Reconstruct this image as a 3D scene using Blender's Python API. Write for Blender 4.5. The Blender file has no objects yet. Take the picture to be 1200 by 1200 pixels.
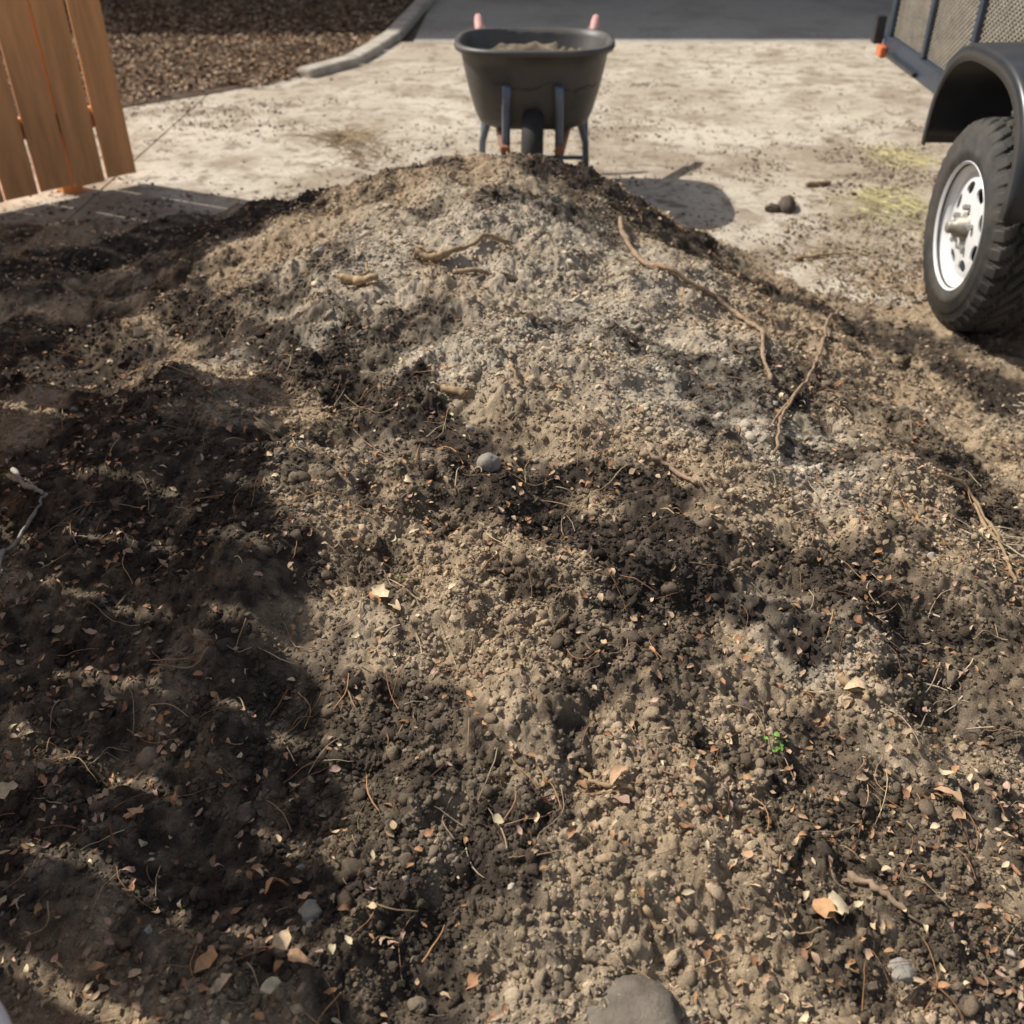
import bpy, bmesh, math, numpy as np
from mathutils import Vector, Matrix
rng=np.random.default_rng(7)
D2R=math.radians
scene=bpy.context.scene
# ---------------------------------------------------------------- noise
def h2(ix,iy,s):
    a=(ix.astype(np.int64)*374761393+iy.astype(np.int64)*668265263+s*2246822519)&0xffffffff
    a=((a^(a>>13))*1274126177)&0xffffffff
    a=a^(a>>16)
    a=(a*2654435761)&0xffffffff
    return ((a>>8)&0xffff)/65535.0
def vn(x,y,s=0):
    xi=np.floor(x);yi=np.floor(y);fx=x-xi;fy=y-yi
    fx=fx*fx*fx*(fx*(fx*6-15)+10);fy=fy*fy*fy*(fy*(fy*6-15)+10)
    a=h2(xi,yi,s);b=h2(xi+1,yi,s);c=h2(xi,yi+1,s);d=h2(xi+1,yi+1,s)
    return (a+(b-a)*fx+(c-a)*fy+(a-b-c+d)*fx*fy)*2-1
def fbm(x,y,o=4,s=0,g=.5):
    t=0;a=1
    for i in range(o):
        t=t+a*vn(x,y,s+i*17)
        x,y=(x*1.6-y*1.2)+3.1,(x*1.2+y*1.6)+7.7
        a*=g
    return t
def worley(x,y,s):
    xi=np.floor(x);yi=np.floor(y)
    best=np.full(x.shape,9.0);hid=np.zeros(x.shape)
    for dx in (-1,0,1):
        for dy in (-1,0,1):
            cx=xi+dx;cy=yi+dy
            px=cx+h2(cx,cy,s);py=cy+h2(cx,cy,s+5)
            d=(px-x)**2+(py-y)**2
            m=d<best
            best=np.where(m,d,best);hid=np.where(m,h2(cx,cy,s+9),hid)
    return np.sqrt(best),hid
def sm(a,b,x):
    t=np.clip((x-a)/(b-a),0,1);return t*t*(3-2*t)
# ---------------------------------------------------------------- heightfield of the soil pile
def table(xs,ys,lo,hi,w):
    X=np.arange(lo,hi,.01);Y=np.interp(X,xs,ys)
    k=int(w/.01);Yp=np.pad(Y,k,mode='edge');ker=np.hanning(2*k+1);ker/=ker.sum()
    return X,np.convolve(Yp,ker,mode='valid')
TH=table([-.9,-.6,0,.5,1.0,1.5,2.0,2.6,3.05,3.3,3.5,3.75,4.0,4.3],[.02,.06,.13,.2,.28,.35,.40,.445,.485,.50,.43,.22,.04,0],-1.5,5.5,.1)
TL=table([0,.34,.62,1.2,1.8,2.6],[1,.91,.74,.40,.24,0],0,6,.12)
TR=table([0,.2,.45,.62,.85,1.1],[1,.93,.76,.48,.14,0],0,6,.08)
def macro(x,y):
    hp=np.interp(y,*TH)
    xc=-.03+.03*np.sin(y*2)
    sR=np.interp(y,[0,.5,1.5,2.0,2.5,3.0,3.6,4.2],[2.3,2.2,1.95,1.65,1.35,1.04,.9,.7])
    sL=np.interp(y,[0,1,2,3,3.6,4.2],[1.25,1.15,1.0,1.0,1.0,.9])
    d=x-xc
    p=np.where(d<0,np.interp(-d/sL,*TL),np.interp(d/sR,*TR))
    z=hp*p
    z=z+.045*np.exp(-(((x+.75)/.28)**2+((y-1.9)/.3)**2))-.06*np.exp(-(((x+1.05)/.16)**2+((y-2.2)/.4)**2))
    z=z+.04*np.exp(-(((x-.35)/.3)**2+((y-1.9)/.35)**2))-.03*np.exp(-(((x-.02)/.12)**2+((y-1.5)/.18)**2))
    z=z+.045*np.exp(-(((x+.45)/.12)**2+((y-1.35)/.4)**2))
    return z
def H(x,y,detail=True):
    x=np.asarray(x,float);y=np.asarray(y,float)
    z=macro(x,y)
    on=sm(-.0,.10,z)
    thin=np.exp(-((x-1.35)/.5)**2-((y-2.95)/.7)**2)*.019+np.exp(-((x+1.6)/.7)**2-((y-3.7)/.35)**2)*.016
    z=z+thin
    z=z+(.034*on+.006)*fbm(x*2.6,y*2.6,3,1)*.8
    z=z+(.015*on+.005)*fbm(x*9,y*9,3,11)
    if detail:
        wx=x+.008*vn(x*30,y*30,71);wy=y+.008*vn(x*30,y*30,72)
        rough=sm(-.5,.7,fbm(x*3.2+5,y*3.2,2,31))*.8+.3
        rough=rough*(.25+.75*sm(.0,.04,z))
        for c,a,s in ((.085,.010,3),(.038,.0080,4),(.018,.0058,5),(.010,.0036,6)):
            f,hd=worley(wx/c,wy/c,s)
            z=z+rough*a*(1-np.clip(f/.85,0,1)**2)*(.25+hd**1.4)*1.2
        z=z+.0022*fbm(x*110,y*110,2,55)+.0035*fbm(x*36,y*36,2,56)*rough
    return z-.022
# ---------------------------------------------------------------- pixel helper: ground point for an image pixel, camera at height CH
CH=1.35;P=D2R(35);F=1152.0
def loc(u,v,top=False):
    f=Vector((0,math.cos(P),-math.sin(P)));r=Vector((1,0,0));up=Vector((0,math.sin(P),math.cos(P)))
    d=(f*F+r*(u-600)+up*(600-v)).normalized()
    t=np.arange(.5,14,.005)
    X=d.x*t;Y=d.y*t;Z=CH+d.z*t
    g=np.maximum(H(X,Y,False),0)
    i=int(np.argmax(Z<g+.006)) if np.any(Z<g+.006) else -1
    return float(X[i]),float(Y[i])
def segd(x,y,pts):
    best=np.full(np.shape(x),99.)
    for (ax,ay),(bx,by) in zip(pts[:-1],pts[1:]):
        vx,vy=bx-ax,by-ay
        t=np.clip(((x-ax)*vx+(y-ay)*vy)/(vx*vx+vy*vy+1e-9),0,1)
        best=np.minimum(best,np.hypot(x-ax-t*vx,y-ay-t*vy))
    return best
def L(*a): return [loc(*p) for p in a]
BANDS=[(L((210,350),(300,385),(420,440),(500,500),(600,540),(690,590),(780,660),(860,720)),.11,1.),  # dark bands: cast shade painted into the soil colour, along with damp soil
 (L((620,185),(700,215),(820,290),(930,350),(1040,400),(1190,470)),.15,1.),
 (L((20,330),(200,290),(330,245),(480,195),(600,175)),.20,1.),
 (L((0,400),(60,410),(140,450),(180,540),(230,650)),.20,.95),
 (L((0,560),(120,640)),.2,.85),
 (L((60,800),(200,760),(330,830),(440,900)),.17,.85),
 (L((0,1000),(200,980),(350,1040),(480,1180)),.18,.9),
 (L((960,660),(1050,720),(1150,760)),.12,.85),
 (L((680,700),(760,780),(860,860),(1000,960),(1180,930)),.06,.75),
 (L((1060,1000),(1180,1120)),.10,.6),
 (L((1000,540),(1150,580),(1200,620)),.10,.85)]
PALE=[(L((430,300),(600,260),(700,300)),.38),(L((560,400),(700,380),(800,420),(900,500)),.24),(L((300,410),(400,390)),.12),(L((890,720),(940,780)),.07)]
def shade_damp(x,y):  # mask for painted shade and damp soil together
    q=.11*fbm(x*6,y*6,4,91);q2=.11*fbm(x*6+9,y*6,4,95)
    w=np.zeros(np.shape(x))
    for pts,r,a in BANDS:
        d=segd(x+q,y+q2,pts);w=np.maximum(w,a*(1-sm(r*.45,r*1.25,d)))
    n=sm(.10,.62,fbm(x*4.2,y*4.2+3,5,88,.6))*.75  # noise patches paint dappled shade and uneven damp
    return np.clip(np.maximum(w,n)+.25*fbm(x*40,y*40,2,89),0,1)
def soilcol(x,y,jit=None):
    w=shade_damp(x,y);p=np.zeros(np.shape(x))
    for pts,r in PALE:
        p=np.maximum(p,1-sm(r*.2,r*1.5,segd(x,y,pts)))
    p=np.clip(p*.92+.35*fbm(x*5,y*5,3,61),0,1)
    br=np.array([.375,.285,.190]);gr=np.array([.46,.395,.305]);drk=np.array([.054,.042,.033])  # last tone is the dark one for painted shade and damp
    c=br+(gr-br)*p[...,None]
    c=c+(drk-c)*w[...,None]
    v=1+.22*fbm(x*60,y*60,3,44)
    if jit is not None: v=v*jit
    return np.clip(c*v[...,None],.008,.8)
# ---------------------------------------------------------------- mesh helper
def npmesh(name,V,Fc,mat,col=None,smooth=True):
    V=np.asarray(V,np.float32);Fc=np.asarray(Fc,np.int32)
    me=bpy.data.meshes.new(name)
    n=len(Fc);k=Fc.shape[1]
    me.vertices.add(len(V));me.vertices.foreach_set('co',V.ravel())
    me.loops.add(n*k);me.loops.foreach_set('vertex_index',Fc.ravel())
    me.polygons.add(n);me.polygons.foreach_set('loop_start',np.arange(n,dtype=np.int32)*k)
    try: me.polygons.foreach_set('loop_total',np.full(n,k,np.int32))
    except Exception: pass
    me.update(calc_edges=True)
    me.polygons.foreach_set('use_smooth',np.full(n,smooth))
    if col is not None:
        a=me.color_attributes.new('Col','FLOAT_COLOR','POINT')
        c=np.ones((len(V),4),np.float32);c[:,:3]=col
        a.data.foreach_set('color',c.ravel())
    o=bpy.data.objects.new(name,me);scene.collection.objects.link(o)
    me.materials.append(mat)
    return o
def obj(name,V,Fc,mat,parent=None,smooth=False):
    me=bpy.data.meshes.new(name);me.from_pydata([tuple(v) for v in V],[],[tuple(f) for f in Fc]);me.update()
    bm=bmesh.new();bm.from_mesh(me);bmesh.ops.recalc_face_normals(bm,faces=bm.faces);bm.to_mesh(me);bm.free()
    for p in me.polygons:p.use_smooth=smooth
    o=bpy.data.objects.new(name,me);scene.collection.objects.link(o);me.materials.append(mat)
    if parent:o.parent=parent
    return o
def empty(name,l=(0,0,0),rz=0):
    e=bpy.data.objects.new(name,None);e.location=l;e.rotation_euler=(0,0,rz);scene.collection.objects.link(e);return e
def bevel(o,w,seg=2):
    m=o.modifiers.new('b','BEVEL');m.width=w;m.segments=seg;m.limit_method='ANGLE';m.angle_limit=D2R(40);return o
def boxv(x0,x1,y0,y1,z0,z1,V,Fc):
    b=len(V)
    V+= [(x0,y0,z0),(x1,y0,z0),(x1,y1,z0),(x0,y1,z0),(x0,y0,z1),(x1,y0,z1),(x1,y1,z1),(x0,y1,z1)]
    Fc+=[tuple(b+i for i in f) for f in ((0,3,2,1),(4,5,6,7),(0,1,5,4),(1,2,6,5),(2,3,7,6),(3,0,4,7))]
def barv(p0,p1,w,t,V,Fc,up=(0,0,1)):
    p0=Vector(p0);p1=Vector(p1);d=(p1-p0).normalized();u=Vector(up)
    s=d.cross(u)
    if s.length<1e-4:s=d.cross(Vector((0,1,0)))
    s.normalize();n=s.cross(d).normalized();b=len(V)
    for p in (p0,p1):
        for a,c in ((-1,-1),(1,-1),(1,1),(-1,1)):V.append(tuple(p+s*w/2*a+n*t/2*c))
    Fc+=[tuple(b+i for i in f) for f in ((0,1,2,3),(7,6,5,4),(0,4,5,1),(1,5,6,2),(2,6,7,3),(3,7,4,0))]
def tubev(pts,rad,V,Fc,seg=8,cap=True):
    n=len(pts);b=len(V);pts=[Vector(p) for p in pts]
    ref=Vector((0,0,1))
    for i,p in enumerate(pts):
        d=(pts[min(i+1,n-1)]-pts[max(i-1,0)]).normalized()
        s=d.cross(ref)
        if s.length<.05:s=d.cross(Vector((0,1,0)))
        s.normalize();t=s.cross(d)
        r=rad[i] if hasattr(rad,'__len__') else rad
        for k in range(seg):
            a=2*math.pi*k/seg;V.append(tuple(p+(s*math.cos(a)+t*math.sin(a))*r))
    for i in range(n-1):
        for k in range(seg):
            k2=(k+1)%seg;Fc.append((b+i*seg+k,b+i*seg+k2,b+(i+1)*seg+k2,b+(i+1)*seg+k))
    if cap:
        Fc.append(tuple(b+k for k in range(seg))[::-1]);Fc.append(tuple(b+(n-1)*seg+k for k in range(seg)))
def lathev(prof,V,Fc,seg=64,axis='x',c=(0,0,0),closed=False):
    b=len(V);n=len(prof)
    for k in range(seg):
        a=2*math.pi*k/seg;ca,sa=math.cos(a),math.sin(a)
        for r,h in prof:
            if axis=='x':V.append((c[0]+h,c[1]+r*ca,c[2]+r*sa))
            else:V.append((c[0]+r*ca,c[1]+r*sa,c[2]+h))
    m=n if closed else n-1
    for k in range(seg):
        k2=(k+1)%seg
        for i in range(m):
            j=(i+1)%n;Fc.append((b+k*n+i,b+k*n+j,b+k2*n+j,b+k2*n+i))
# ---------------------------------------------------------------- materials
def mat(name,base=(.5,.5,.5),rough=.8,metal=0,col2=None,nscale=5,bump=0,bscale=50,detail=6,attr=False,coords='Object',stretch=None,var=.3,spec=.3,trans=False):
    m=bpy.data.materials.new(name);m.use_nodes=True;nt=m.node_tree;N=nt.nodes;Lk=nt.links
    b=N['Principled BSDF'];b.inputs['Roughness'].default_value=rough;b.inputs['Metallic'].default_value=metal
    b.inputs['Specular IOR Level'].default_value=spec
    tc=N.new('ShaderNodeTexCoord');mp=N.new('ShaderNodeMapping');Lk.new(tc.outputs[coords],mp.inputs[0])
    if stretch:mp.inputs['Scale'].default_value=stretch
    nz=N.new('ShaderNodeTexNoise');nz.inputs['Scale'].default_value=nscale;nz.inputs['Detail'].default_value=detail;nz.inputs['Roughness'].default_value=.65
    Lk.new(mp.outputs[0],nz.inputs['Vector'])
    cr=N.new('ShaderNodeValToRGB');cr.color_ramp.elements[0].position=.32;cr.color_ramp.elements[1].position=.68
    Lk.new(nz.outputs['Fac'],cr.inputs[0])
    if attr:
        at=N.new('ShaderNodeAttribute');at.attribute_name='Col'
        cr.color_ramp.elements[0].color=(1-var,)*3+(1,);cr.color_ramp.elements[1].color=(1+var,)*3+(1,)
        mx=N.new('ShaderNodeMix');mx.data_type='RGBA';mx.blend_type='MULTIPLY';mx.inputs[0].default_value=1
        Lk.new(at.outputs['Color'],mx.inputs[6]);Lk.new(cr.outputs[0],mx.inputs[7]);Lk.new(mx.outputs[2],b.inputs['Base Color'])
    else:
        c2=col2 if col2 else tuple(c*(1-var) for c in base)
        cr.color_ramp.elements[0].color=(*c2,1);cr.color_ramp.elements[1].color=(*base,1)
        Lk.new(cr.outputs[0],b.inputs['Base Color'])
    if bump:
        n2=N.new('ShaderNodeTexNoise');n2.inputs['Scale'].default_value=bscale;n2.inputs['Detail'].default_value=8;n2.inputs['Roughness'].default_value=.7
        Lk.new(mp.outputs[0],n2.inputs['Vector'])
        bp=N.new('ShaderNodeBump');bp.inputs['Strength'].default_value=1;bp.inputs['Distance'].default_value=bump
        Lk.new(n2.outputs['Fac'],bp.inputs['Height']);Lk.new(bp.outputs[0],b.inputs['Normal'])
    return m
M_soil=mat('soil',attr=True,rough=.95,nscale=350,var=.36,bump=.0035,bscale=380,spec=.12)
M_crumb=mat('soil_crumb',attr=True,rough=.95,nscale=300,var=.28,bump=.0025,bscale=330,spec=.1)
M_leaf=mat('dry_leaf',attr=True,rough=.7,nscale=120,var=.2,spec=.25)
M_twig=mat('twig',attr=True,rough=.8,nscale=80,var=.25,spec=.2)
# ---------------------------------------------------------------- soil pile
NR,NC=1050,1250
s=np.linspace(0,1,NR);yy=-.75+ (5.2)*(.42*s+.58*s**1.7)
t=np.linspace(-1,1,NC);xf=(.50*t+.50*t**3)
W=1.7+.42*yy
X=W[:,None]*xf[None,:];Y=np.repeat(yy[:,None],NC,1)
Z=H(X,Y)
edge=np.maximum(sm(.93,1,np.abs(t))[None,:],(1-sm(0,.05,s))[:,None]);Z=Z-edge*.03
V=np.stack([X,Y,Z],-1).reshape(-1,3)
idx=np.arange(NR*NC).reshape(NR,NC)
Fq=np.stack([idx[:-1,:-1],idx[:-1,1:],idx[1:,1:],idx[1:,:-1]],-1).reshape(-1,4)
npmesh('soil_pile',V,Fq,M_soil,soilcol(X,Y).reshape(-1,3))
# ---------------------------------------------------------------- crumbs
def ico(sub):
    bm=bmesh.new();bmesh.ops.create_icosphere(bm,subdivisions=sub,radius=1)
    v=np.array([x.co[:] for x in bm.verts]);f=np.array([[q.index for q in p.verts] for p in bm.faces]);bm.free();return v,f
def scatter(name,n,sub,smin,smax,power,region,matl,colf,sink=.25,jitter=.28,keep=None,rough=1.0,smooth=True):
    v,f=ico(sub)
    x,y=region(n)
    if keep is not None:
        k=keep(x,y);x=x[k];y=y[k]
    n=len(x)
    r=smin*(1-rng.random(n)*(1-(smin/smax)**power))**(-1/power)
    z=np.maximum(H(x,y),0.0)
    var=12;base=[]
    for i in range(var):
        k=v*(1+jitter*rng.normal(size=(len(v),1))*.6)
        if sub>1:
            q=rng.random(3)*10
            k=v*(1+.30*rough*fbm(v[:,0]*1.4+q[0]+v[:,2],v[:,1]*1.4+q[1]-v[:,2],2,i)[:,None]+.16*rough*fbm(v[:,0]*4+q[0]+v[:,2]*3,v[:,1]*4+q[1]-v[:,2]*3,2,i+40)[:,None]+.06*rough*rng.normal(size=(len(v),1)))
        base.append(k)
    base=np.array(base);pick=rng.integers(0,var,n)
    B=base[pick]*np.stack([rng.uniform(.75,1.3,n),rng.uniform(.7,1.2,n),rng.uniform(.55,.95,n)],-1)[:,None,:]
    a=rng.random(n)*2*np.pi;c,s_=np.cos(a)[:,None],np.sin(a)[:,None]
    bx=B[...,0]*c-B[...,1]*s_;by=B[...,0]*s_+B[...,1]*c
    tl=rng.normal(size=(n,1))*.4;bz=B[...,2]+bx*tl
    VV=np.stack([bx,by,bz],-1)*r[:,None,None]
    VV[...,0]+=x[:,None];VV[...,1]+=y[:,None];VV[...,2]+=(z+r*sink)[:,None]
    FF=(f[None]+(np.arange(n)*len(v))[:,None,None]).reshape(-1,3)
    C=np.repeat(colf(x,y,n)[:,None,:],len(v),1).reshape(-1,3)
    return npmesh(name,VV.reshape(-1,3),FF,matl,C,smooth)
def reg(n):
    y=-.15+4.2*rng.random(n)**1.2
    x=(rng.random(n)*2-1)*(.75+.60*np.clip(y,0,9))
    return x,y
def keepsoil(x,y):
    z=H(x,y,False);cl=sm(-.6,.5,fbm(x*7,y*7,3,123))
    return (rng.random(len(x))<(.03+.97*sm(-.015,.04,z))*(.3+.7*cl))
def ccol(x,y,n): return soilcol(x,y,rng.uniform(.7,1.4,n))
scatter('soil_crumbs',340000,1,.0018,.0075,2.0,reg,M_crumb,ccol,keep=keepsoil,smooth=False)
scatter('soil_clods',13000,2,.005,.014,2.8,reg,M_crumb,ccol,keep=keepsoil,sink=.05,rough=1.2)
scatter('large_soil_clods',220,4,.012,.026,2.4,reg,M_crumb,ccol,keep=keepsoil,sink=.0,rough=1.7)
M_pebble=mat('pebble',attr=True,rough=.75,nscale=90,var=.2,bump=.0006,bscale=200,spec=.25)
def pcol(x,y,n):
    k=rng.random((n,1));return (np.array([.42,.37,.30])*k+np.array([.22,.175,.13])*(1-k))*rng.uniform(.6,1.2,(n,1))
scatter('pebbles',320,3,.004,.010,2.4,reg,M_pebble,pcol,keep=keepsoil,sink=.3,rough=.7)
# ---------------------------------------------------------------- leaves
def leaves(name,x,y,ln,matl,cols,wid=.45,zoff=.003,tilt=.45,zf=None,jag=.12):
    n=len(x);u=np.array([0,.15,.35,.55,.75,.9,1.0]);w=np.array([.03,.55,.95,1,.75,.38,.02]);nu=7
    P=[]
    for i in range(nu):
        for sd in (-1,0,1):P.append((u[i]-.5,sd*w[i]*.5,abs(sd)*.12*w[i]))
    P=np.array(P);Fl=[]
    for i in range(nu-1):
        for j in range(2):Fl.append((i*3+j,i*3+j+1,i*3+j+4,i*3+j+3))
    Fl=np.array(Fl);m=nu*3
    B=np.repeat(P[None],n,0).copy()
    B[...,1]*=(wid*rng.uniform(.7,1.4,n))[:,None]
    B[...,1]+=jag*rng.normal(size=(n,m))*wid*(np.abs(P[:,0])<.45)*.6
    B[...,2]+= -rng.normal(size=(n,1))*.8*(B[...,0]**2)+rng.normal(size=(n,1))*.35*B[...,0]*B[...,1]*4+.025*rng.normal(size=(n,m))
    B[...,1]+=rng.normal(size=(n,1))*.3*B[...,0]**2
    a=rng.random(n)*2*np.pi;tx=rng.normal(size=n)*tilt;ty=rng.normal(size=n)*tilt
    x0,y0,z0=B[...,0],B[...,1],B[...,2]
    y1=y0*np.cos(tx)[:,None]-z0*np.sin(tx)[:,None];z1=y0*np.sin(tx)[:,None]+z0*np.cos(tx)[:,None]
    x1=x0*np.cos(ty)[:,None]-z1*np.sin(ty)[:,None];z2=x0*np.sin(ty)[:,None]+z1*np.cos(ty)[:,None]
    bx=x1*np.cos(a)[:,None]-y1*np.sin(a)[:,None];by=x1*np.sin(a)[:,None]+y1*np.cos(a)[:,None]
    zz=(np.maximum(H(x,y),0) if zf is None else zf(x,y))+zoff+ln*.12
    VV=np.stack([bx*ln[:,None]+x[:,None],by*ln[:,None]+y[:,None],z2*ln[:,None]+zz[:,None]],-1)
    FF=(Fl[None]+(np.arange(n)*m)[:,None,None]).reshape(-1,4)
    C=np.repeat(cols[:,None,:],m,1).reshape(-1,3)
    return npmesh(name,VV.reshape(-1,3),FF,matl,C)
PAL=np.array([[.50,.32,.19],[.40,.21,.11],[.58,.43,.27],[.28,.145,.08],[.50,.28,.14],[.64,.52,.34],[.50,.33,.25],[.44,.30,.20]])
def lcol(n):return PAL[rng.integers(0,len(PAL),n)]*rng.uniform(.6,1.05,(n,1))
x,y=reg(19000);k=rng.random(len(x))<(.35+.65*sm(-.3,.6,fbm(x*2.5,y*2.5,2,200)))*np.where((y<1.6)|(x<-.5),1,.4)
x,y=x[k],y[k];n=len(x)
leaves('fallen_leaves',x,y,rng.uniform(.008,.019,n)*np.where(rng.random(n)<.03,1.6,1),M_leaf,lcol(n),zoff=.007,wid=.42,tilt=.38)
big=[(165,968,.03),(325,1045,.035),(245,1140,.045),(350,1135,.04),(450,712,.045),(10,940,.05),(555,1160,.03),(960,1085,.05),(1110,940,.045),(1095,1065,.035),(720,930,.04),(190,850,.02),(915,470,.02),(680,760,.02),(1000,815,.04),(360,1060,.02),(70,1130,.03),(265,1163,.03),(320,1168,.03),(160,1050,.022),
 (440,708,.04),(462,722,.035),(970,1090,.04),(1120,965,.035),(335,1120,.03),(120,1145,.028),(583,975,.02),(418,758,.018),(1100,560,.02),(505,600,.02)]
bp=np.array([loc(a,b) for a,b,c in big])
leaves('curled_leaves',bp[:,0],bp[:,1],np.array([c*.95 for _,_,c in big]),M_leaf,PAL[[0,4,4,0,5,5,1,4,0,2,0,1,5,2,2,0,0,2,5,1,4,2,5,0,2,4,5,5,0,5]],wid=.5,zoff=.013,tilt=.25,jag=.2)
# ---------------------------------------------------------------- twigs
V=[];Fc=[];C=[]
x,y=reg(3400);k=keepsoil(x,y);x,y=x[k],y[k]
for i in range(len(x)):
    ln=rng.uniform(.02,.09);a=rng.random()*6.28;r=rng.uniform(.0004,.0014);kk=rng.normal()*.7
    px=[];cx,cy=x[i],y[i]
    for j in range(6):
        px.append((cx,cy));a+=kk*.2+rng.normal()*.12;cx+=math.cos(a)*ln/5;cy+=math.sin(a)*ln/5
    px=np.array(px);z=np.maximum(H(px[:,0],px[:,1]),0);z=.4*z+.6*np.linspace(z[0],z[-1],6)+.006+.01*rng.random()*np.sin(np.linspace(0,3.1,6))
    b=len(V);tubev([(p[0],p[1],q) for p,q in zip(px,z)],[r,r,r*.9,r*.8,r*.7,r*.4],V,Fc,4,cap=False)
    c=PAL[rng.integers(0,6)]*rng.uniform(.5,1.0);C+=[c]*(len(V)-b)
npmesh('twigs',V,Fc,M_twig,np.array(C))
M_root=mat('root_bark',(.40,.28,.185),.85,nscale=60,var=.5,bump=.001,bscale=150)
M_stick=mat('stick_bark',(.47,.33,.19),.85,nscale=50,var=.55,bump=.0015,bscale=120)
M_grey=mat('grey_stick',(.46,.42,.36),.85,nscale=50,var=.4,bump=.001,bscale=120)
def rootgeo(pts,r0,r1,lift,sub,wob,V,Fc):
    ps=np.array([loc(*p) for p in pts]);tt=np.linspace(0,len(ps)-1,(len(ps)-1)*sub+1)
    def cr(P):
        Pp=np.concatenate([[2*P[0]-P[1]],P,[2*P[-1]-P[-2]]]);o=[]
        for q in tt:
            i=min(int(q),len(P)-2);f=q-i;a,b,c,d=Pp[i:i+4]
            o.append(.5*((2*b)+(-a+c)*f+(2*a-5*b+4*c-d)*f*f+(-a+3*b-3*c+d)*f**3))
        return np.array(o)
    xx=cr(ps[:,0])+wob*rng.normal(size=len(tt))*.5;yy_=cr(ps[:,1])+wob*rng.normal(size=len(tt))*.5
    zz=H(xx,yy_);zz=np.maximum(zz,0);kz=np.ones(5)/5;zz=np.maximum(np.convolve(np.pad(zz,2,mode='edge'),kz,'valid'),zz-.002)+lift
    rr=np.linspace(r0,r1,len(tt))*(1+.18*rng.normal(size=len(tt)))
    tubev(list(zip(xx,yy_,zz)),list(np.clip(rr,.0006,1)),V,Fc,8)
def root(name,parts,m,sub=8,wob=.004):
    V=[];Fc=[]
    for pts,r0,r1,lift in parts:rootgeo(pts,r0,r1,lift,sub,wob,V,Fc)
    return obj(name,V,Fc,m,smooth=True)
root('tree_root',[([(727,262),(735,290),(765,322),(810,345),(850,370),(888,398),(893,425),(903,458)],.0076,.0046,.016)],M_root)
root('tree_root',[([(985,366),(968,385),(960,420),(945,455),(918,490),(905,545)],.0056,.0032,.016),([(985,366),(1000,372)],.004,.002,.016),([(945,455),(905,500),(925,510)],.0035,.002,.010)],M_root)
root('tree_root',[([(1105,560),(1140,590),(1175,650),(1190,690)],.0035,.0025,.010),([(1140,595),(1170,640),(1195,640)],.0035,.0025,.010)],M_stick)
root('broken_stick',[([(486,303),(515,307),(550,300),(598,295)],.0105,.006,.017),([(505,305),(488,297)],.005,.003,.022)],M_stick,wob=.007)
root('broken_stick',[([(395,333),(420,338),(444,338)],.0095,.010,.017),([(428,336),(432,318)],.005,.003,.024)],M_stick,wob=.007)
root('broken_stick',[([(532,325),(556,328),(578,326)],.007,.005,.012)],M_root)
root('broken_stick',[([(520,462),(546,476)],.009,.007,.012)],M_stick)
root('broken_stick',[([(598,440),(608,462)],.004,.003,.014)],M_stick)
root('broken_stick',[([(750,540),(785,558),(815,575)],.005,.004,.011)],M_root)
root('broken_stick',[([(980,800),(1000,812),(1018,826)],.007,.005,.010)],M_stick)
root('broken_stick',[([(680,912),(700,935),(740,940)],.0035,.003,.009)],M_stick)
root('broken_stick',[([(755,1070),(775,1110)],.004,.003,.009)],M_stick)
root('grey_branch',[([(2,690),(20,650),(50,600),(60,590)],.005,.003,.014),([(20,560),(35,580),(55,590)],.006,.004,.016)],M_grey)
root('broken_stick',[([(990,1030),(1030,1055),(1070,1085)],.005,.003,.008)],M_root)
root('broken_stick',[([(945,218),(973,216)],.012,.01,.012)],M_root)
root('broken_stick',[([(930,305),(965,300),(995,298)],.008,.005,.010)],M_stick)
for m_ in (M_stick,M_root):
    pr_=[]
    for i in range(28):
        u=rng.uniform(40,1180);v=rng.uniform(480,1180);a=rng.uniform(0,6.28);l=rng.uniform(25,75)
        pr_.append(([(u,v),(u+l*.5*math.cos(a),v+l*.5*math.sin(a)),(u+l*math.cos(a+.5),v+l*math.sin(a+.5))],.0010,.0006,.007))
    root('fine_rootlets' if m_ is M_stick else 'fine_dark_rootlets',pr_,m_,sub=6,wob=.001)
# ---------------------------------------------------------------- stones
def stone(name,u,v,r,sc,m,seed,sink=.35,ob=0):
    vv,f=ico(4);q=seed*3.7
    k=vv*(1+.20*fbm(vv[:,0]*1.2+q+vv[:,2]*.7,vv[:,1]*1.2-q+vv[:,2]*.9,3,seed)[:,None]+.05*fbm(vv[:,0]*6+q+vv[:,2]*4,vv[:,1]*6-q+vv[:,2]*5,2,seed+3)[:,None])
    k=k*r*np.array(sc);x,y=loc(u,v)
    c,s_=math.cos(seed),math.sin(seed);k=np.stack([k[:,0]*c-k[:,1]*s_,k[:,0]*s_+k[:,1]*c,k[:,2]],-1)
    z=max(float(H(np.array([x]),np.array([y]),False)[0])+.008,0)
    return obj(name,k+np.array([x,y,z+r*sc[2]*sink]),f,m,smooth=True)
M_st=mat('stone',(.38,.345,.29),.85,nscale=30,var=.45,bump=.002,bscale=90)
M_st2=mat('brown_stone',(.30,.235,.165),.85,nscale=30,var=.5,bump=.003,bscale=90)
M_st3=mat('dark_stone',(.17,.13,.10),.9,nscale=30,var=.5,bump=.006,bscale=60)
stone('stone',573,548,.020,(1,.85,.8),M_st,3,sink=.5)
stone('stone',178,896,.020,(1,.9,.8),M_st2,5,sink=.5)
stone('stone',365,1076,.015,(1,1,.8),M_st,6,sink=.5)
stone('stone',1053,1145,.018,(1,1,.9),M_st,7,sink=.5)
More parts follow.
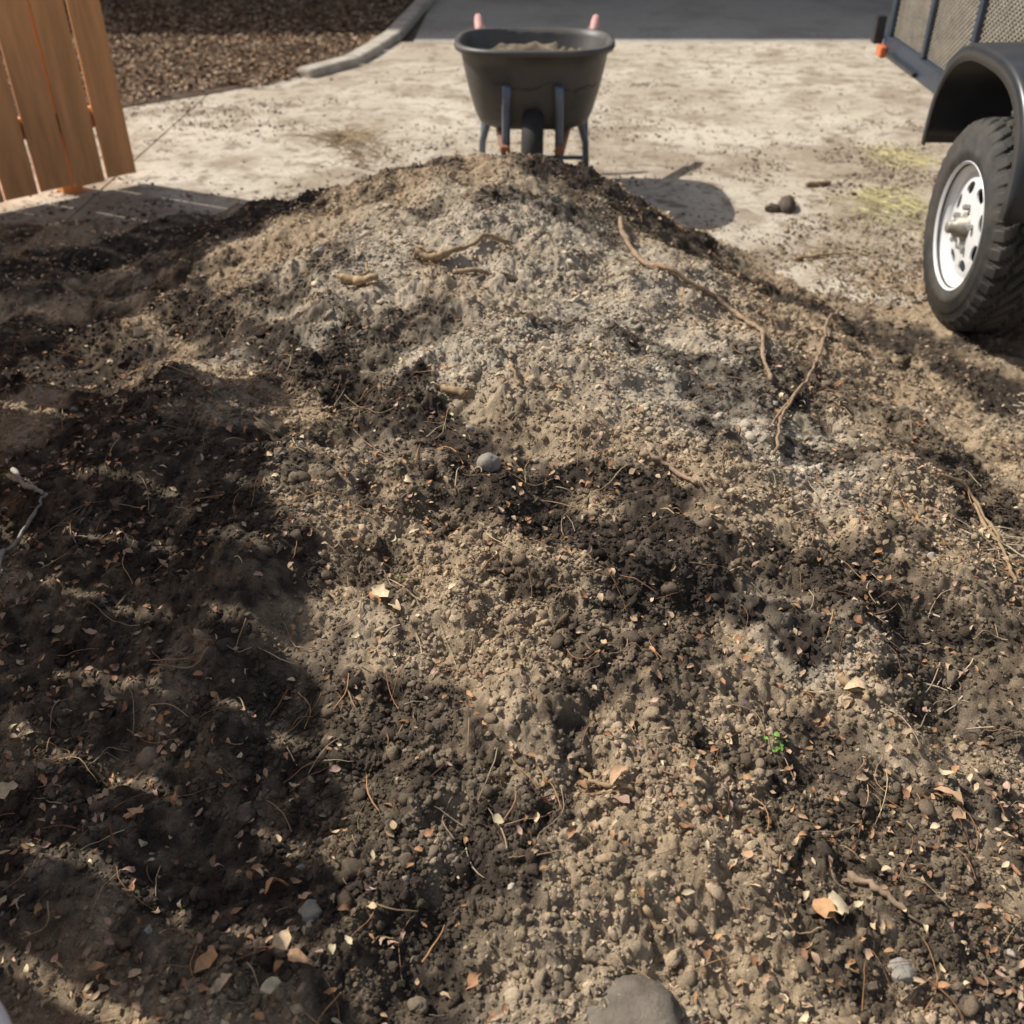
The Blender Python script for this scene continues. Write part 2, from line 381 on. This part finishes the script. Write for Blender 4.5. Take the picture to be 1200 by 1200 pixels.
stone('stone',173,1098,.009,(1,1,.9),M_st,8,sink=.6)
stone('stone',490,1182,.012,(1,.8,.7),M_st2,9)
stone('stone',515,855,.012,(1,1,.8),M_st3,10,sink=.5)
stone('stone',872,835,.013,(1,1,.8),M_st3,11,sink=.5)
stone('stone',345,565,.012,(1,1,.8),M_st2,12,sink=.5)
stone('stone',375,300,.016,(1.2,1,.8),M_st,13,sink=.5)
stone('stone',290,960,.015,(1,1,.8),M_st3,14)
stone('stone',600,490,.010,(1,1,.8),M_st2,15)
stone('flat_stone',738,1208,.062,(1,.75,.33),mat('flat_stone',(.25,.21,.165),.7,nscale=25,var=.5,bump=.004,bscale=120),16,sink=.4)
stone('earth_clod',922,243,.055,(1.3,.7,.75),M_st3,17)
stone('earth_clod',905,246,.03,(1.2,.9,.8),M_st3,19)
stone('earth_clod',168,398,.026,(1,.9,.8),M_st3,18)
x,y=loc(912,888)
xs=x+rng.normal(size=12)*.007;ys=y+rng.normal(size=12)*.007
leaves('clover_sprig',xs,ys,rng.uniform(.005,.010,12),M_leaf,np.tile([[.18,.34,.07]],(12,1)),wid=.8,zoff=.014,tilt=.4)
x,y=loc(468,690);xs=x+rng.normal(size=7)*.005;ys=y+rng.normal(size=7)*.005
leaves('clover_sprig',xs,ys,rng.uniform(.005,.008,7),M_leaf,np.tile([[.22,.34,.10]],(7,1)),wid=.8,zoff=.01)
# ---------------------------------------------------------------- ground, driveway, road, mulch
M_ground=mat('bare_ground',(.22,.18,.13),.95,nscale=1.2,var=.5,bump=.01,bscale=30)
obj('ground',[(-300,-300,-.03),(300,-300,-.03),(300,300,-.03),(-300,300,-.03)],[(0,1,2,3)],M_ground)
def dirty(name,base,stains,bump=.004,bscale=45):
    m=mat(name,base,.9,nscale=1.6,bump=bump,bscale=bscale,var=.14)
    nt=m.node_tree;N=nt.nodes;Lk=nt.links;b=N['Principled BSDF'];tc=[n for n in N if n.type=='TEX_COORD'][0]
    prev=b.inputs['Base Color'].links[0].from_socket
    for i,(sc,lo,hi,col,amt) in enumerate(stains):
        n=N.new('ShaderNodeTexNoise');n.inputs['Scale'].default_value=sc;n.inputs['Detail'].default_value=9;n.inputs['Roughness'].default_value=.68;n.inputs['Distortion'].default_value=.3
        mp=N.new('ShaderNodeMapping');mp.inputs['Location'].default_value=(i*7.3,i*3.1,i);Lk.new(tc.outputs['Object'],mp.inputs[0])
        Lk.new(mp.outputs[0],n.inputs['Vector']);r=N.new('ShaderNodeMapRange');r.inputs[1].default_value=lo;r.inputs[2].default_value=hi;r.inputs[4].default_value=amt
        Lk.new(n.outputs['Fac'],r.inputs[0]);x=N.new('ShaderNodeMix');x.data_type='RGBA';Lk.new(r.outputs[0],x.inputs[0]);Lk.new(prev,x.inputs[6]);x.inputs[7].default_value=(*col,1);Lk.new(x.outputs[2],b.inputs['Base Color']);prev=x.outputs[2]
    return m
M_con=dirty('dusty_concrete',(.66,.585,.475),[(.9,.45,.59,(.42,.345,.255),.75),(2.4,.49,.60,(.33,.26,.19),.8),(9,.52,.62,(.23,.18,.13),.85),(45,.55,.65,(.24,.19,.14),.85)],.008,50)
V=[];Fc=[]
xs=[-9,-5.2,-1.85,3.9,9];ys=[-5,-1.2,1.9,8.12]
for i in range(4):
    for j in range(3):
        boxv(xs[i]+.004,xs[i+1]-.004,ys[j]+.004,ys[j+1]-.004,-.1,0,V,Fc)
bevel(obj('driveway',V,Fc,M_con),.004)
M_asph=dirty('worn_asphalt',(.46,.43,.38),[(1.5,.48,.62,(.32,.29,.25),.8),(30,.55,.66,(.24,.21,.18),.7)],.006,120)
obj('asphalt_road',[(-.75,8.13,-.012),(30,8.13,-.012),(30,10.9,-.012),(-.75,10.9,-.012)],[(0,1,2,3)],M_asph)
M_mul=mat('mulch_soil',(.17,.115,.075),.95,nscale=6,var=.6,bump=.02,bscale=40)
poly=[(-9,5.2),(-3.4,5.6),(-2.25,6.02),(-1.85,6.35),(-1.5,6.7),(-1.2,7.2),(-1.08,7.8),(-1.0,8.3),(-.86,10.4),(-.86,10.9),(-9,10.9)]
obj('mulch_bed',[(a,b,.006) for a,b in poly],[tuple(range(len(poly)))],M_mul)
V=[];Fc=[];pp=[(-1.40,6.85),(-1.14,7.3),(-1.04,7.8),(-.96,8.3),(-.80,10.9)]
for a,b in zip(pp[:-1],pp[1:]):barv((a[0]+.05,a[1],.014),(b[0]+.05,b[1]-.02,.014),.13,.08,V,Fc)
bevel(obj('concrete_edging',V,Fc,mat('edging_concrete',(.60,.54,.45),.9,nscale=8,var=.45,bump=.006,bscale=40)),.02)
def inpoly(x,y):
    c=np.zeros(len(x),bool);j=len(poly)-1
    for i in range(len(poly)):
        xi,yi=poly[i];xj,yj=poly[j]
        c^=((yi>y)!=(yj>y))&(x<(xj-xi)*(y-yi)/(yj-yi+1e-12)+xi);j=i
    return c
x=rng.uniform(-6,-.8,32000);y=rng.uniform(5.3,10.8,32000);k=inpoly(x+.12*fbm(x*5,y*5,2,8),y+.15*fbm(x*4,y*4,2,9));x,y=x[k],y[k];n=len(x)
MP=np.array([[.33,.21,.12],[.22,.135,.075],[.45,.32,.20],[.37,.225,.13],[.13,.085,.055],[.50,.38,.26]])
leaves('mulch_leaf_litter',x,y,rng.uniform(.022,.055,n),M_leaf,MP[rng.integers(0,6,n)]*rng.uniform(.6,1.1,(n,1)),zoff=.005,tilt=.22,zf=lambda x,y:.006+.010*rng.random(len(x)))
x=rng.uniform(-3,3.4,4200);y=rng.uniform(3.0,8.6,4200);cl=fbm(x*1.3,y*1.3,3,300);k=rng.random(4200)<sm(-.4,.8,cl)+.15;x,y=x[k],y[k];n=len(x)
leaves('scattered_leaf_bits',x,y,rng.uniform(.006,.026,n),M_leaf,lcol(n)*.7,zf=lambda a,b:np.maximum(H(a,b),0),zoff=.001,tilt=.2)
def reg2(n):
    x=rng.uniform(-2.6,3.2,n);y=rng.uniform(2.0,6.8,n);return x,y
def keep2(x,y):
    dd=H(x,y,False);q=np.maximum.reduce([np.exp(-((x-1.35)/.8)**2-((y-3.4)/.95)**2),.9*np.exp(-((x-1.5-.35*(y-4.6))/.6)**2-((y-4.7)/.45)**2),.8*np.exp(-((x+1.2)/.9)**2-((y-4.1)/.35)**2),.6*np.exp(-((x-.3)/.8)**2-((y-4.2)/.5)**2),.35*sm(.0,.9,fbm(x*2,y*2,3,310))])
    return (dd<.03)&(rng.random(len(x))<q*sm(-.5,.5,fbm(x*5,y*5,3,311)))
scatter('spilled_soil',160000,1,.0025,.012,2.2,reg2,M_crumb,lambda x,y,n:np.array([.21,.16,.115])*rng.uniform(.4,1.6,(n,1)),keep=keep2,smooth=False)
def straw(name,u,v,n,sp,ln,c0,flat=True):
    cx,cy=loc(u,v);V=[];Fc=[];C=[]
    for i in range(n):
        x=cx+rng.normal()*sp;y=cy+rng.normal()*sp*1.2;a=rng.random()*6.28;l=ln*rng.uniform(.4,1.2)
        z0=max(float(H(np.array([x]),np.array([y]),False)[0]),0)+.006;up=.15 if flat else .9
        p=[(x+math.cos(a)*l*q+.1*l*q*q*rng.normal(),y+math.sin(a)*l*q,z0+up*l*(q-.7*q*q)*rng.uniform(.3,1)) for q in (0,.33,.66,1)]
        b=len(V);tubev(p,[.0022,.002,.0015,.001],V,Fc,3,cap=False);C+=[np.array(c0)*rng.uniform(.6,1.2)]*(len(V)-b)
    npmesh(name,V,Fc,M_twig,np.array(C))
straw('dry_grass',1052,182,130,.08,.13,(.72,.64,.36))
straw('dry_grass',1045,236,150,.09,.15,(.68,.62,.34))
straw('dry_grass',1040,262,60,.12,.12,(.6,.54,.32))
straw('dead_weeds',405,165,110,.06,.20,(.46,.35,.22),False)
straw('dead_weeds',425,185,80,.08,.12,(.40,.30,.19),False)
straw('dry_grass',975,300,60,.10,.08,(.42,.33,.2))
straw('dry_grass',1160,640,40,.05,.06,(.55,.46,.32))
straw('dry_grass',1140,790,30,.05,.05,(.55,.46,.32))
# ---------------------------------------------------------------- fences
M_wood=mat('cedar_board',(.84,.41,.17),.65,nscale=3,stretch=(6,6,.6),var=.36,bump=.0015,bscale=14)
def fence(name,p0,p1,top,gap,bw=.135,seed=1,bot=.04):
    r=np.random.default_rng(seed);L_=math.hypot(p1[0]-p0[0],p1[1]-p0[1]);ang=math.atan2(p1[1]-p0[1],p1[0]-p0[0])
    e=empty(name,(p0[0],p0[1],0),ang);nb=int(L_/(bw+gap));st=(L_-bw)/(nb-1)
    for i in range(nb):
        x=i*st;t=top+r.uniform(-.008,.008);b=bot+r.uniform(-.012,.012);y0=-.011+r.uniform(-.003,.003);bb=st-gap+r.uniform(-.006,.003)
        if i==nb-1:bb=bw
        fr=[(x,b),(x+bb,b+r.uniform(-.004,.004)),(x+bb,t-.03),(x+bb-.03,t),(x+.03,t),(x,t-.03)]
        V=[(a,y0,c) for a,c in fr]+[(a,y0+.018,c) for a,c in fr]
        Fc=[tuple(range(6)),tuple(range(11,5,-1))]+[(k,(k+1)%6,(k+1)%6+6,k+6) for k in range(6)]
        bevel(obj('board_%d'%i,V,Fc,M_wood,e),.003)
    for j,z in enumerate((bot+.22,top*.55,top-.25)):
        V=[];Fc=[];boxv(.01,L_-.02,.012,.05,z,z+.085,V,Fc);bevel(obj('rail_%d'%j,V,Fc,M_wood,e),.004)
    V=[];Fc=[]
    for px in (0.02,L_-.32):boxv(px,px+.09,.052,.14,-.02,top-.02,V,Fc)
    bevel(obj('posts',V,Fc,M_wood,e),.005)
    return e
fence('wooden_fence',(-3.69,2.77),(-1.72,4.57),2.3,.009)
fence('wooden_gate',(-1.22,.10),(-1.60,2.45),1.62,.034,seed=4,bw=.12)
# ---------------------------------------------------------------- wheelbarrow
wb=empty('wheelbarrow',(.085,4.22,0),D2R(-2))
M_tray=mat('tray_plastic',(.060,.061,.061),.5,nscale=6,var=.35,bump=.0006,bscale=80,spec=.5,col2=(.115,.105,.092))
M_steel=mat('painted_steel_blue_grey',(.19,.22,.28),.5,metal=.2,nscale=12,var=.35)
def loop(w,l,yc,z,n=64,e=3.6,nose=0):
    o=[]
    for k in range(n):
        a=2*math.pi*k/n;c,s_=math.cos(a),math.sin(a)
        x=w/2*abs(c)**(2/e)*(1 if c>0 else -1);y=l/2*abs(s_)**(2/e)*(1 if s_>0 else -1)
        x*=1-.13*max(0,-y/(l/2))**2*nose
        o.append((x,yc+y,z-.012*(y/(l/2))*(1 if z>.5 else 0)))
    return o
lp=[(.43,.38,.26,.300),(.47,.43,.265,.31),(.505,.48,.27,.345),(.56,.56,.28,.44),(.60,.62,.29,.53),(.62,.66,.295,.585),(.665,.70,.295,.588),(.675,.71,.295,.60),(.665,.70,.295,.612),(.625,.665,.295,.612),(.605,.65,.295,.585),(.56,.57,.285,.46),(.51,.50,.275,.39)]
V=[];Fc=[]
for q in lp:V+=loop(*q[:4],nose=1)
n=64
for i in range(len(lp)-1):
    for k in range(n):Fc.append((i*n+k,i*n+(k+1)%n,(i+1)*n+(k+1)%n,(i+1)*n+k))
Fc.append(tuple(range(n))[::-1]);Fc.append(tuple((len(lp)-1)*n+k for k in range(n)))
obj('tray',V,Fc,M_tray,wb,smooth=True)
V=[];Fc=[];R=24
for j in range(R+1):
    q=j/R
    for k in range(n):
        a=2*math.pi*k/n;x=.288*q*abs(math.cos(a))**.56*np.sign(math.cos(a));y=.288+.303*q*abs(math.sin(a))**.56*np.sign(math.sin(a))
        z=.51+.035*(1-q*q)+.03*float(fbm(np.array([x*14.]),np.array([y*14.]),5,5)[0])+.07*float(q*(y-.3))
        x*=1-.13*max(0,-(y-.285)/.3)**2
        V.append((x,y,z))
for j in range(R):
    for k in range(n):Fc.append((j*n+k,j*n+(k+1)%n,(j+1)*n+(k+1)%n,(j+1)*n+k))
obj('soil_load',V,Fc,mat('load_soil',(.30,.24,.17),.95,nscale=25,var=.6,bump=.012,bscale=70),wb,smooth=True)
V=[];Fc=[]
for sx in (-1,1):
    tubev([(sx*.105,-.045,.49),(sx*.108,-.01,.40),(sx*.11,.005,.30),(sx*.112,.01,.16)],.018,V,Fc,10)
    tubev([(sx*.19,.34,.31),(sx*.235,.44,.16),(sx*.245,.48,.0)],.016,V,Fc,10)
    tubev([(sx*.245,.48,.01),(sx*.235,.60,.25),(sx*.23,.66,.34)],.013,V,Fc,10)
    barv((sx*.112,-.04,.19),(sx*.112,.10,.19),.03,.02,V,Fc)
tubev([(-.24,.47,.08),(.24,.47,.08)],.010,V,Fc,8)
tubev([(-.11,.03,.19),(.11,.03,.19)],.012,V,Fc,8)
obj('steel_frame',V,Fc,M_steel,wb,smooth=True)
V=[];Fc=[]
for sx in (-1,1):barv((sx*.112,-.02,.235),(sx*.262,.84,.565),.038,.038,V,Fc)
bevel(obj('wooden_handles',V,Fc,mat('handle_wood',(.42,.20,.13),.7,nscale=10,var=.4),wb),.006)
V=[];Fc=[]
for sx in (-1,1):tubev([(sx*.262,.78,.545),(sx*.266,.82,.565),(sx*.274,.88,.588),(sx*.279,.93,.600)],[.018,.020,.020,.016],V,Fc,14)
obj('rubber_grips',V,Fc,mat('pink_red_rubber',(.72,.40,.37),.6,nscale=15,var=.25),wb,smooth=True)
V=[];Fc=[];lathev([(.10,-.03),(.15,-.045),(.18,-.04),(.195,-.02),(.2,0),(.195,.02),(.18,.04),(.15,.045),(.10,.03)],V,Fc,48,'x',(0,.03,.2),True)
M_rub=mat('rubber',(.028,.028,.028),.8,nscale=20,var=.3,col2=(.05,.046,.042),spec=.3)
obj('wheel_tyre',V,Fc,M_rub,wb,smooth=True)
V=[];Fc=[];lathev([(.0,-.035),(.03,-.035),(.03,-.01),(.10,-.01),(.105,-.03),(.105,.03),(.10,.01),(.03,.01),(.03,.035),(0,.035)],V,Fc,40,'x',(0,.03,.2))
obj('wheel_hub',V,Fc,M_steel,wb,smooth=False)
# ---------------------------------------------------------------- trailer
tr=empty('utility_trailer',(1.38,3.02,0),D2R(-3.5))
M_black=mat('black_paint',(.026,.030,.038),.35,nscale=8,var=.3,col2=(.05,.05,.05),spec=.5)
M_mesh=mat('weathered_steel_mesh',(.46,.41,.33),.7,metal=.2,nscale=20,var=.4)
M_white=mat('white_wheel_paint',(.80,.80,.80),.35,nscale=14,var=.12,spec=.5)
R0=.32
def tyre(px,name):
    segs=288
    pr=[(.182,.020),(.195,.008),(.215,.002),(.230,-.002),(.232,.001),(.262,-.001),(.264,.003),(.292,.008),(.303,.018)]
    nt_=30;wd=.205
    tread=[(.312+.008*(1-((i/(nt_-1))*2-1)**4),.026+(wd-.052)*i/(nt_-1)) for i in range(nt_)]
    prof=pr+tread+[(r,wd-h) for r,h in pr[::-1]]
    V=[];Fc=[];n=len(prof)
    for k in range(segs):
        a=2*math.pi*k/segs
        for i,(r,h) in enumerate(prof):
            q=i-len(pr)
            if 0<=q<nt_:
                z_=int(round(1.4*math.sin(k*2*math.pi/8)))
                g=(q+z_ in(8,9,20,21)) or ((k+q//2)%8<2 and q<7) or ((k-q//2)%8<2 and q>22) or ((k+q)%8<2 and 11<=q<=18)
                if g:r-=.009
            elif i in(7,8) and k%8<3:r-=.005
            V.append((px+h,r*math.cos(a),R0+r*math.sin(a)))
    for k in range(segs):
        k2=(k+1)%segs
        for i in range(n-1):Fc.append((k*n+i,k*n+i+1,k2*n+i+1,k2*n+i))
    o=obj(name,V,Fc,mat('tyre_rubber',(.034,.034,.034),.75,nscale=12,var=.3,col2=(.085,.077,.066),spec=.3),tr,smooth=False)
    for j,p in enumerate(o.data.polygons):
        i=j%(n-1);p.use_smooth=not(len(pr)-2<=i<=len(pr)+nt_)
    return o
def rim(px,name):
    e=[(.186,.012),(.193,.006),(.196,.010),(.190,.020),(.180,.028),(.172,.036),(.166,.046),(.158,.048),(.140,.040),(.118,.034),(.09,.032),(.062,.030),(.040,.030)]
    back=[(.040,.036),(.062,.036),(.09,.038),(.118,.040),(.140,.046),(.156,.054),(.168,.056),(.172,.12),(.186,.17),(.19,.17),(.19,.03)]
    V=[];Fc=[];n_=96
    lathev(e+back,V,Fc,n_,'x',(px,0,R0),True)
    o=obj(name,V,Fc,M_white,tr,smooth=True)
    V=[];Fc=[]
    for i in range(8):
        a=2*math.pi*(i+.5)/8;cy,cz=.118*math.cos(a),.118*math.sin(a);b=len(V);m=24
        for h in (px-.02,px+.1):
            for k in range(m):
                t_=2*math.pi*k/m;r_=.019*math.cos(t_);w_=.029*math.sin(t_)
                V.append((h,cy+r_*math.cos(a)-w_*math.sin(a),R0+cz+r_*math.sin(a)+w_*math.cos(a)))
        Fc.append(tuple(b+k for k in range(m)));Fc.append(tuple(b+m+k for k in range(m))[::-1])
        for k in range(m):Fc.append((b+k,b+m+k,b+m+(k+1)%m,b+(k+1)%m))
    c=obj('cutter',V,Fc,M_white,tr)
    bpy.context.view_layer.update()
    md=o.modifiers.new('holes','BOOLEAN');md.operation='DIFFERENCE';md.object=c;md.solver='EXACT'
    dg=bpy.context.evaluated_depsgraph_get();me=bpy.data.meshes.new_from_object(o.evaluated_get(dg));o.modifiers.clear();o.data=me
    bpy.data.objects.remove(c)
    me.polygons.foreach_set('use_smooth',np.zeros(len(me.polygons),bool))
    V=[];Fc=[];lathev([(0,-.026),(.015,-.025),(.019,-.021),(.020,-.004),(.030,.0),(.032,.028),(.045,.029),(.045,.05),(0,.05)],V,Fc,40,'x',(px,0,R0))
    obj(name+'_hub',V,Fc,mat('hub_metal',(.42,.38,.32),.55,metal=.5,nscale=30,var=.4),tr,smooth=True)
    V=[];Fc=[]
    for i in range(5):
        a=2*math.pi*i/5+.3;lathev([(0,.010),(.006,.010),(.009,.013),(.009,.031),(0,.031)],V,Fc,6,'x',(px,.062*math.cos(a),R0+.062*math.sin(a)))
    obj(name+'_lug_nuts',V,Fc,mat('zinc_nut',(.5,.5,.48),.4,metal=.8,nscale=30,var=.2),tr)
    V=[];Fc=[];lathev([(0,.10),(.16,.10),(.16,.12),(0,.12)],V,Fc,40,'x',(px,0,R0))
    obj(name+'_brake_drum',V,Fc,M_black,tr)
tyre(0.0,'tyre_near');rim(0.0,'wheel_near')
tyre(1.80,'tyre_far')
def fender(px,w,name,sgn=1):
    V=[];Fc=[];m=40;pf=[(0,-.045),(0.0,-.012),(.004,-.004),(.014,0),(w*.5,.004),(w-.01,0),(w,-.01)]
    if sgn<0:pf=[(w-a,b) for a,b in pf]
    for i in range(m+1):
        a=math.pi*i/m;c,s_=math.cos(a),math.sin(a)
        y=.41*abs(c)**.75*np.sign(c);z=.50+.33*abs(s_)**.8
        if i==0 or i==m:z=.47
        for off,h in pf:
            k=1+h/.41;V.append((px+off,y*k,.47+(z-.47)*(1+h/.34)))
    n=len(pf)
    for i in range(m):
        for j in range(n-1):Fc.append((i*n+j,i*n+j+1,(i+1)*n+j+1,(i+1)*n+j))
    o=obj(name,V,Fc,M_black,tr,smooth=True);md=o.modifiers.new('s','SOLIDIFY');md.thickness=.004;return o
fender(-.03,.27,'fender_near');fender(1.77,.27,'fender_far',-1)
V=[];Fc=[]
xa,xb,ya,yb=.27,1.74,-1.25,2.05
for x_ in (xa,xb):
    boxv(x_-.03,x_+.03,ya,yb,.46,.54,V,Fc);boxv(x_-.022,x_+.022,ya+.02,yb-.02,.90,.94,V,Fc)
    for k in range(7):
        y_=ya+.03+(yb-ya-.06)*k/6;boxv(x_-.02,x_+.02,y_-.02,y_+.02,.541,.899,V,Fc)
for y_ in (ya,yb):
    boxv(xa+.031,xb-.031,y_-.03,y_+.03,.462,.538,V,Fc)
boxv(xa+.023,xb-.023,ya,ya+.04,.902,.938,V,Fc)
for k in range(1,5):
    y_=ya+(yb-ya)*k/5;boxv(xa+.031,xb-.031,y_-.02,y_+.02,.465,.50,V,Fc)
boxv(.2,1.82,-.025,.025,R0-.025,R0+.025,V,Fc)
for x_ in (xa,xb):barv((x_,-.4,.45),(x_,0,.36),.05,.012,V,Fc);barv((x_,.4,.45),(x_,0,.36),.05,.012,V,Fc)
boxv(.24,.268,-.40,.40,.47,.50,V,Fc)
for x_ in (xa+.02,(xa+xb)/2,xb-.02):boxv(x_-.02,x_+.02,yb+.04,yb+.08,.50,1.25,V,Fc)
boxv(xa+.041,xb-.041,yb+.042,yb+.078,1.21,1.25,V,Fc)
barv((xa,ya,.44),((xa+xb)/2,ya-1.1,.44),.06,.06,V,Fc);barv((xb,ya,.44),((xa+xb)/2+.07,ya-1.1,.44),.06,.06,V,Fc)
bevel(obj('frame',V,Fc,mat('navy_black_paint',(.055,.072,.10),.4,nscale=8,var=.4,spec=.5),tr),.004)
V=[];Fc=[]
def lattice(fx,a0,a1,z0,z1,pitch=.020,sl=.62):
    h=z1-z0;run=h/ sl
    for sgn in (1,-1):
        c=a0-run
        while c<a1+run:
            s0,s1=(c,z0),(c+run,z1)
            if sgn<0:s0,s1=(c+run,z0),(c,z1)
            def cl(p,q):
                (pa,pz),(qa,qz)=p,q
                if pa>qa:pa,pz,qa,qz=qa,qz,pa,pz
                if qa<=a0 or pa>=a1:return None
                if pa<a0:pz+=(qz-pz)*(a0-pa)/(qa-pa);pa=a0
                if qa>a1:qz=pz+(qz-pz)*(a1-pa)/(qa-pa);qa=a1
                return (pa,pz),(qa,qz)
            r=cl(s0,s1)
            if r and abs(r[0][0]-r[1][0])>.01:
                A=fx(r[0][0],r[0][1],sgn);B=fx(r[1][0],r[1][1],sgn);barv(A,B,.003,.005,V,Fc)
            c+=pitch/ sl*1.1
lattice(lambda a,z,s_:(xa+.001*s_,a,z),ya+.03,yb-.03,.545,.895)
lattice(lambda a,z,s_:(xb+.001*s_,a,z),ya+.03,yb-.03,.545,.895)
lattice(lambda a,z,s_:(a,yb+.06+.001*s_,z),xa+.04,xb-.04,.51,1.21)
obj('expanded_mesh',V,Fc,M_mesh,tr)
V=[];Fc=[]
for k in range(9):
    x0=xa+.035+k*.156;boxv(x0,x0+.15,ya+.032,yb-.032,.503,.53,V,Fc)
bevel(obj('deck_boards',V,Fc,mat('deck_wood',(.25,.19,.13),.85,nscale=3,stretch=(8,.6,8),var=.4),tr),.003)
V=[];Fc=[];boxv(xa-.062,xa-.031,yb-.10,yb-.02,.455,.505,V,Fc);boxv(xa-.062,xa-.031,ya+.05,ya+.12,.47,.52,V,Fc)
bevel(obj('marker_lights',V,Fc,mat('orange_lens',(.75,.20,.08),.3,nscale=20,var=.1,spec=.5),tr),.008,3)
V=[];Fc=[];boxv(xa-.075,xa-.032,yb+.0,yb+.06,.50,.62,V,Fc);boxv(xa-.05,xa-.032,yb-.6,yb-.15,.47,.49,V,Fc)
bevel(obj('hinge_bracket',V,Fc,M_black,tr),.004)
# ---------------------------------------------------------------- bucket corner
bk=empty('plastic_bucket',(-.592,.413,.135))
V=[];Fc=[];lathev([(0,0),(.10,0),(.105,.01),(.128,.24),(.135,.245),(.136,.27),(.132,.276),(.126,.275),(.124,.25),(.10,.014),(0,.012)],V,Fc,64,'z')
obj('shell',V,Fc,mat('white_plastic',(.74,.66,.64),.45,nscale=10,var=.1,spec=.5),bk,smooth=True)
V=[];Fc=[];tubev([(.137*math.cos(a),.137*math.sin(a),.235-.10*math.sin(a-2.6)) for a in np.linspace(2.6,2.6+math.pi,20)],.002,V,Fc,6)
obj('wire_handle',V,Fc,M_steel,bk,smooth=True)
# ---------------------------------------------------------------- unseen building, added to cast shade on the road
hs=empty('added_shade_house',(0,0,0))
M_stuc=mat('stucco',(.55,.49,.40),.9,nscale=3,var=.12,bump=.004,bscale=60)
V=[];Fc=[];boxv(-9,11,11.0,18,-.02,5.5,V,Fc);obj('walls',V,Fc,M_stuc,hs)
V=[(-9.5,10.55,5.5),(11.5,10.55,5.5),(11.5,18.5,5.5),(-9.5,18.5,5.5),(-9.5,14.5,7.6),(11.5,14.5,7.6),(-9.5,10.55,5.62),(11.5,10.55,5.62),(11.5,18.5,5.62),(-9.5,18.5,5.62)]
Fc=[(0,1,2,3),(0,1,7,6),(6,7,5,4),(4,5,8,9),(9,8,2,3),(0,6,4,9,3),(1,2,8,5,7)]
obj('roof',V,Fc,mat('shingles',(.12,.10,.09),.9,nscale=6,var=.4,bump=.01,bscale=20),hs)
V=[];Fc=[];V2=[];F2=[]
for x0,w,z0,z1 in ((-7,1.6,1,2.4),(-3.2,1.6,1,2.4),(0.2,1.0,0,2.1),(3,4.6,0,2.3),(8.7,1.4,1,2.4),(-7,1.6,3.6,4.8),(-3.2,1.6,3.6,4.8),(0.2,1.2,3.6,4.8),(4.5,1.6,3.6,4.8),(8.7,1.4,3.6,4.8)):
    boxv(x0,x0+w,10.985,10.998,z0,z1,V2,F2)
    boxv(x0-.08,x0,10.95,10.997,z0,z1+.08,V,Fc);boxv(x0+w,x0+w+.08,10.95,10.997,z0,z1+.08,V,Fc);boxv(x0,x0+w,10.95,10.997,z1,z1+.08,V,Fc)
    if z0>0:boxv(x0+w/2-.02,x0+w/2+.02,10.96,10.984,z0,z1,V,Fc);boxv(x0-.1,x0+w+.1,10.93,10.996,z0-.06,z0-.002,V,Fc)
obj('trim',V,Fc,mat('white_trim',(.7,.7,.68),.6,nscale=5,var=.1),hs);obj('windows_and_doors',V2,F2,mat('dark_glass',(.05,.06,.07),.1,nscale=2,var=.2,spec=.6),hs)
# ---------------------------------------------------------------- light
w=bpy.data.worlds.new('World');scene.world=w;w.use_nodes=True;nt=w.node_tree
sky=nt.nodes.new('ShaderNodeTexSky');sky.sky_type='NISHITA';sky.sun_disc=False
Ld=Vector((.43,-.20,-.50)).normalized()
el=math.asin(-Ld.z);az=math.atan2(-Ld.x,-Ld.y)
sky.sun_elevation=el;sky.sun_rotation=az;sky.dust_density=2.0;sky.air_density=.9
hs_=nt.nodes.new('ShaderNodeHueSaturation');hs_.inputs['Saturation'].default_value=.6;nt.links.new(sky.outputs[0],hs_.inputs['Color'])
bg=nt.nodes['Background'];nt.links.new(hs_.outputs[0],bg.inputs[0]);bg.inputs[1].default_value=.12
sd=bpy.data.lights.new('sun','SUN');sd.energy=5;sd.angle=D2R(.5);sd.color=(1,.95,.86)
so=bpy.data.objects.new('sun',sd);so.rotation_euler=Ld.to_track_quat('-Z','Y').to_euler();so.location=(-5,3,6);scene.collection.objects.link(so)
cd=bpy.data.cameras.new('camera');cd.sensor_width=36;cd.lens=36*F/1200;cd.clip_start=.05;cd.clip_end=1000
cd.dof.use_dof=True;cd.dof.focus_distance=1.6;cd.dof.aperture_fstop=4.5
co=bpy.data.objects.new('camera',cd);co.location=(0,0,CH);co.rotation_euler=(D2R(90)-P,0,0);scene.collection.objects.link(co);scene.camera=co
scene.view_settings.view_transform='Standard';scene.view_settings.look='None';scene.view_settings.exposure=0
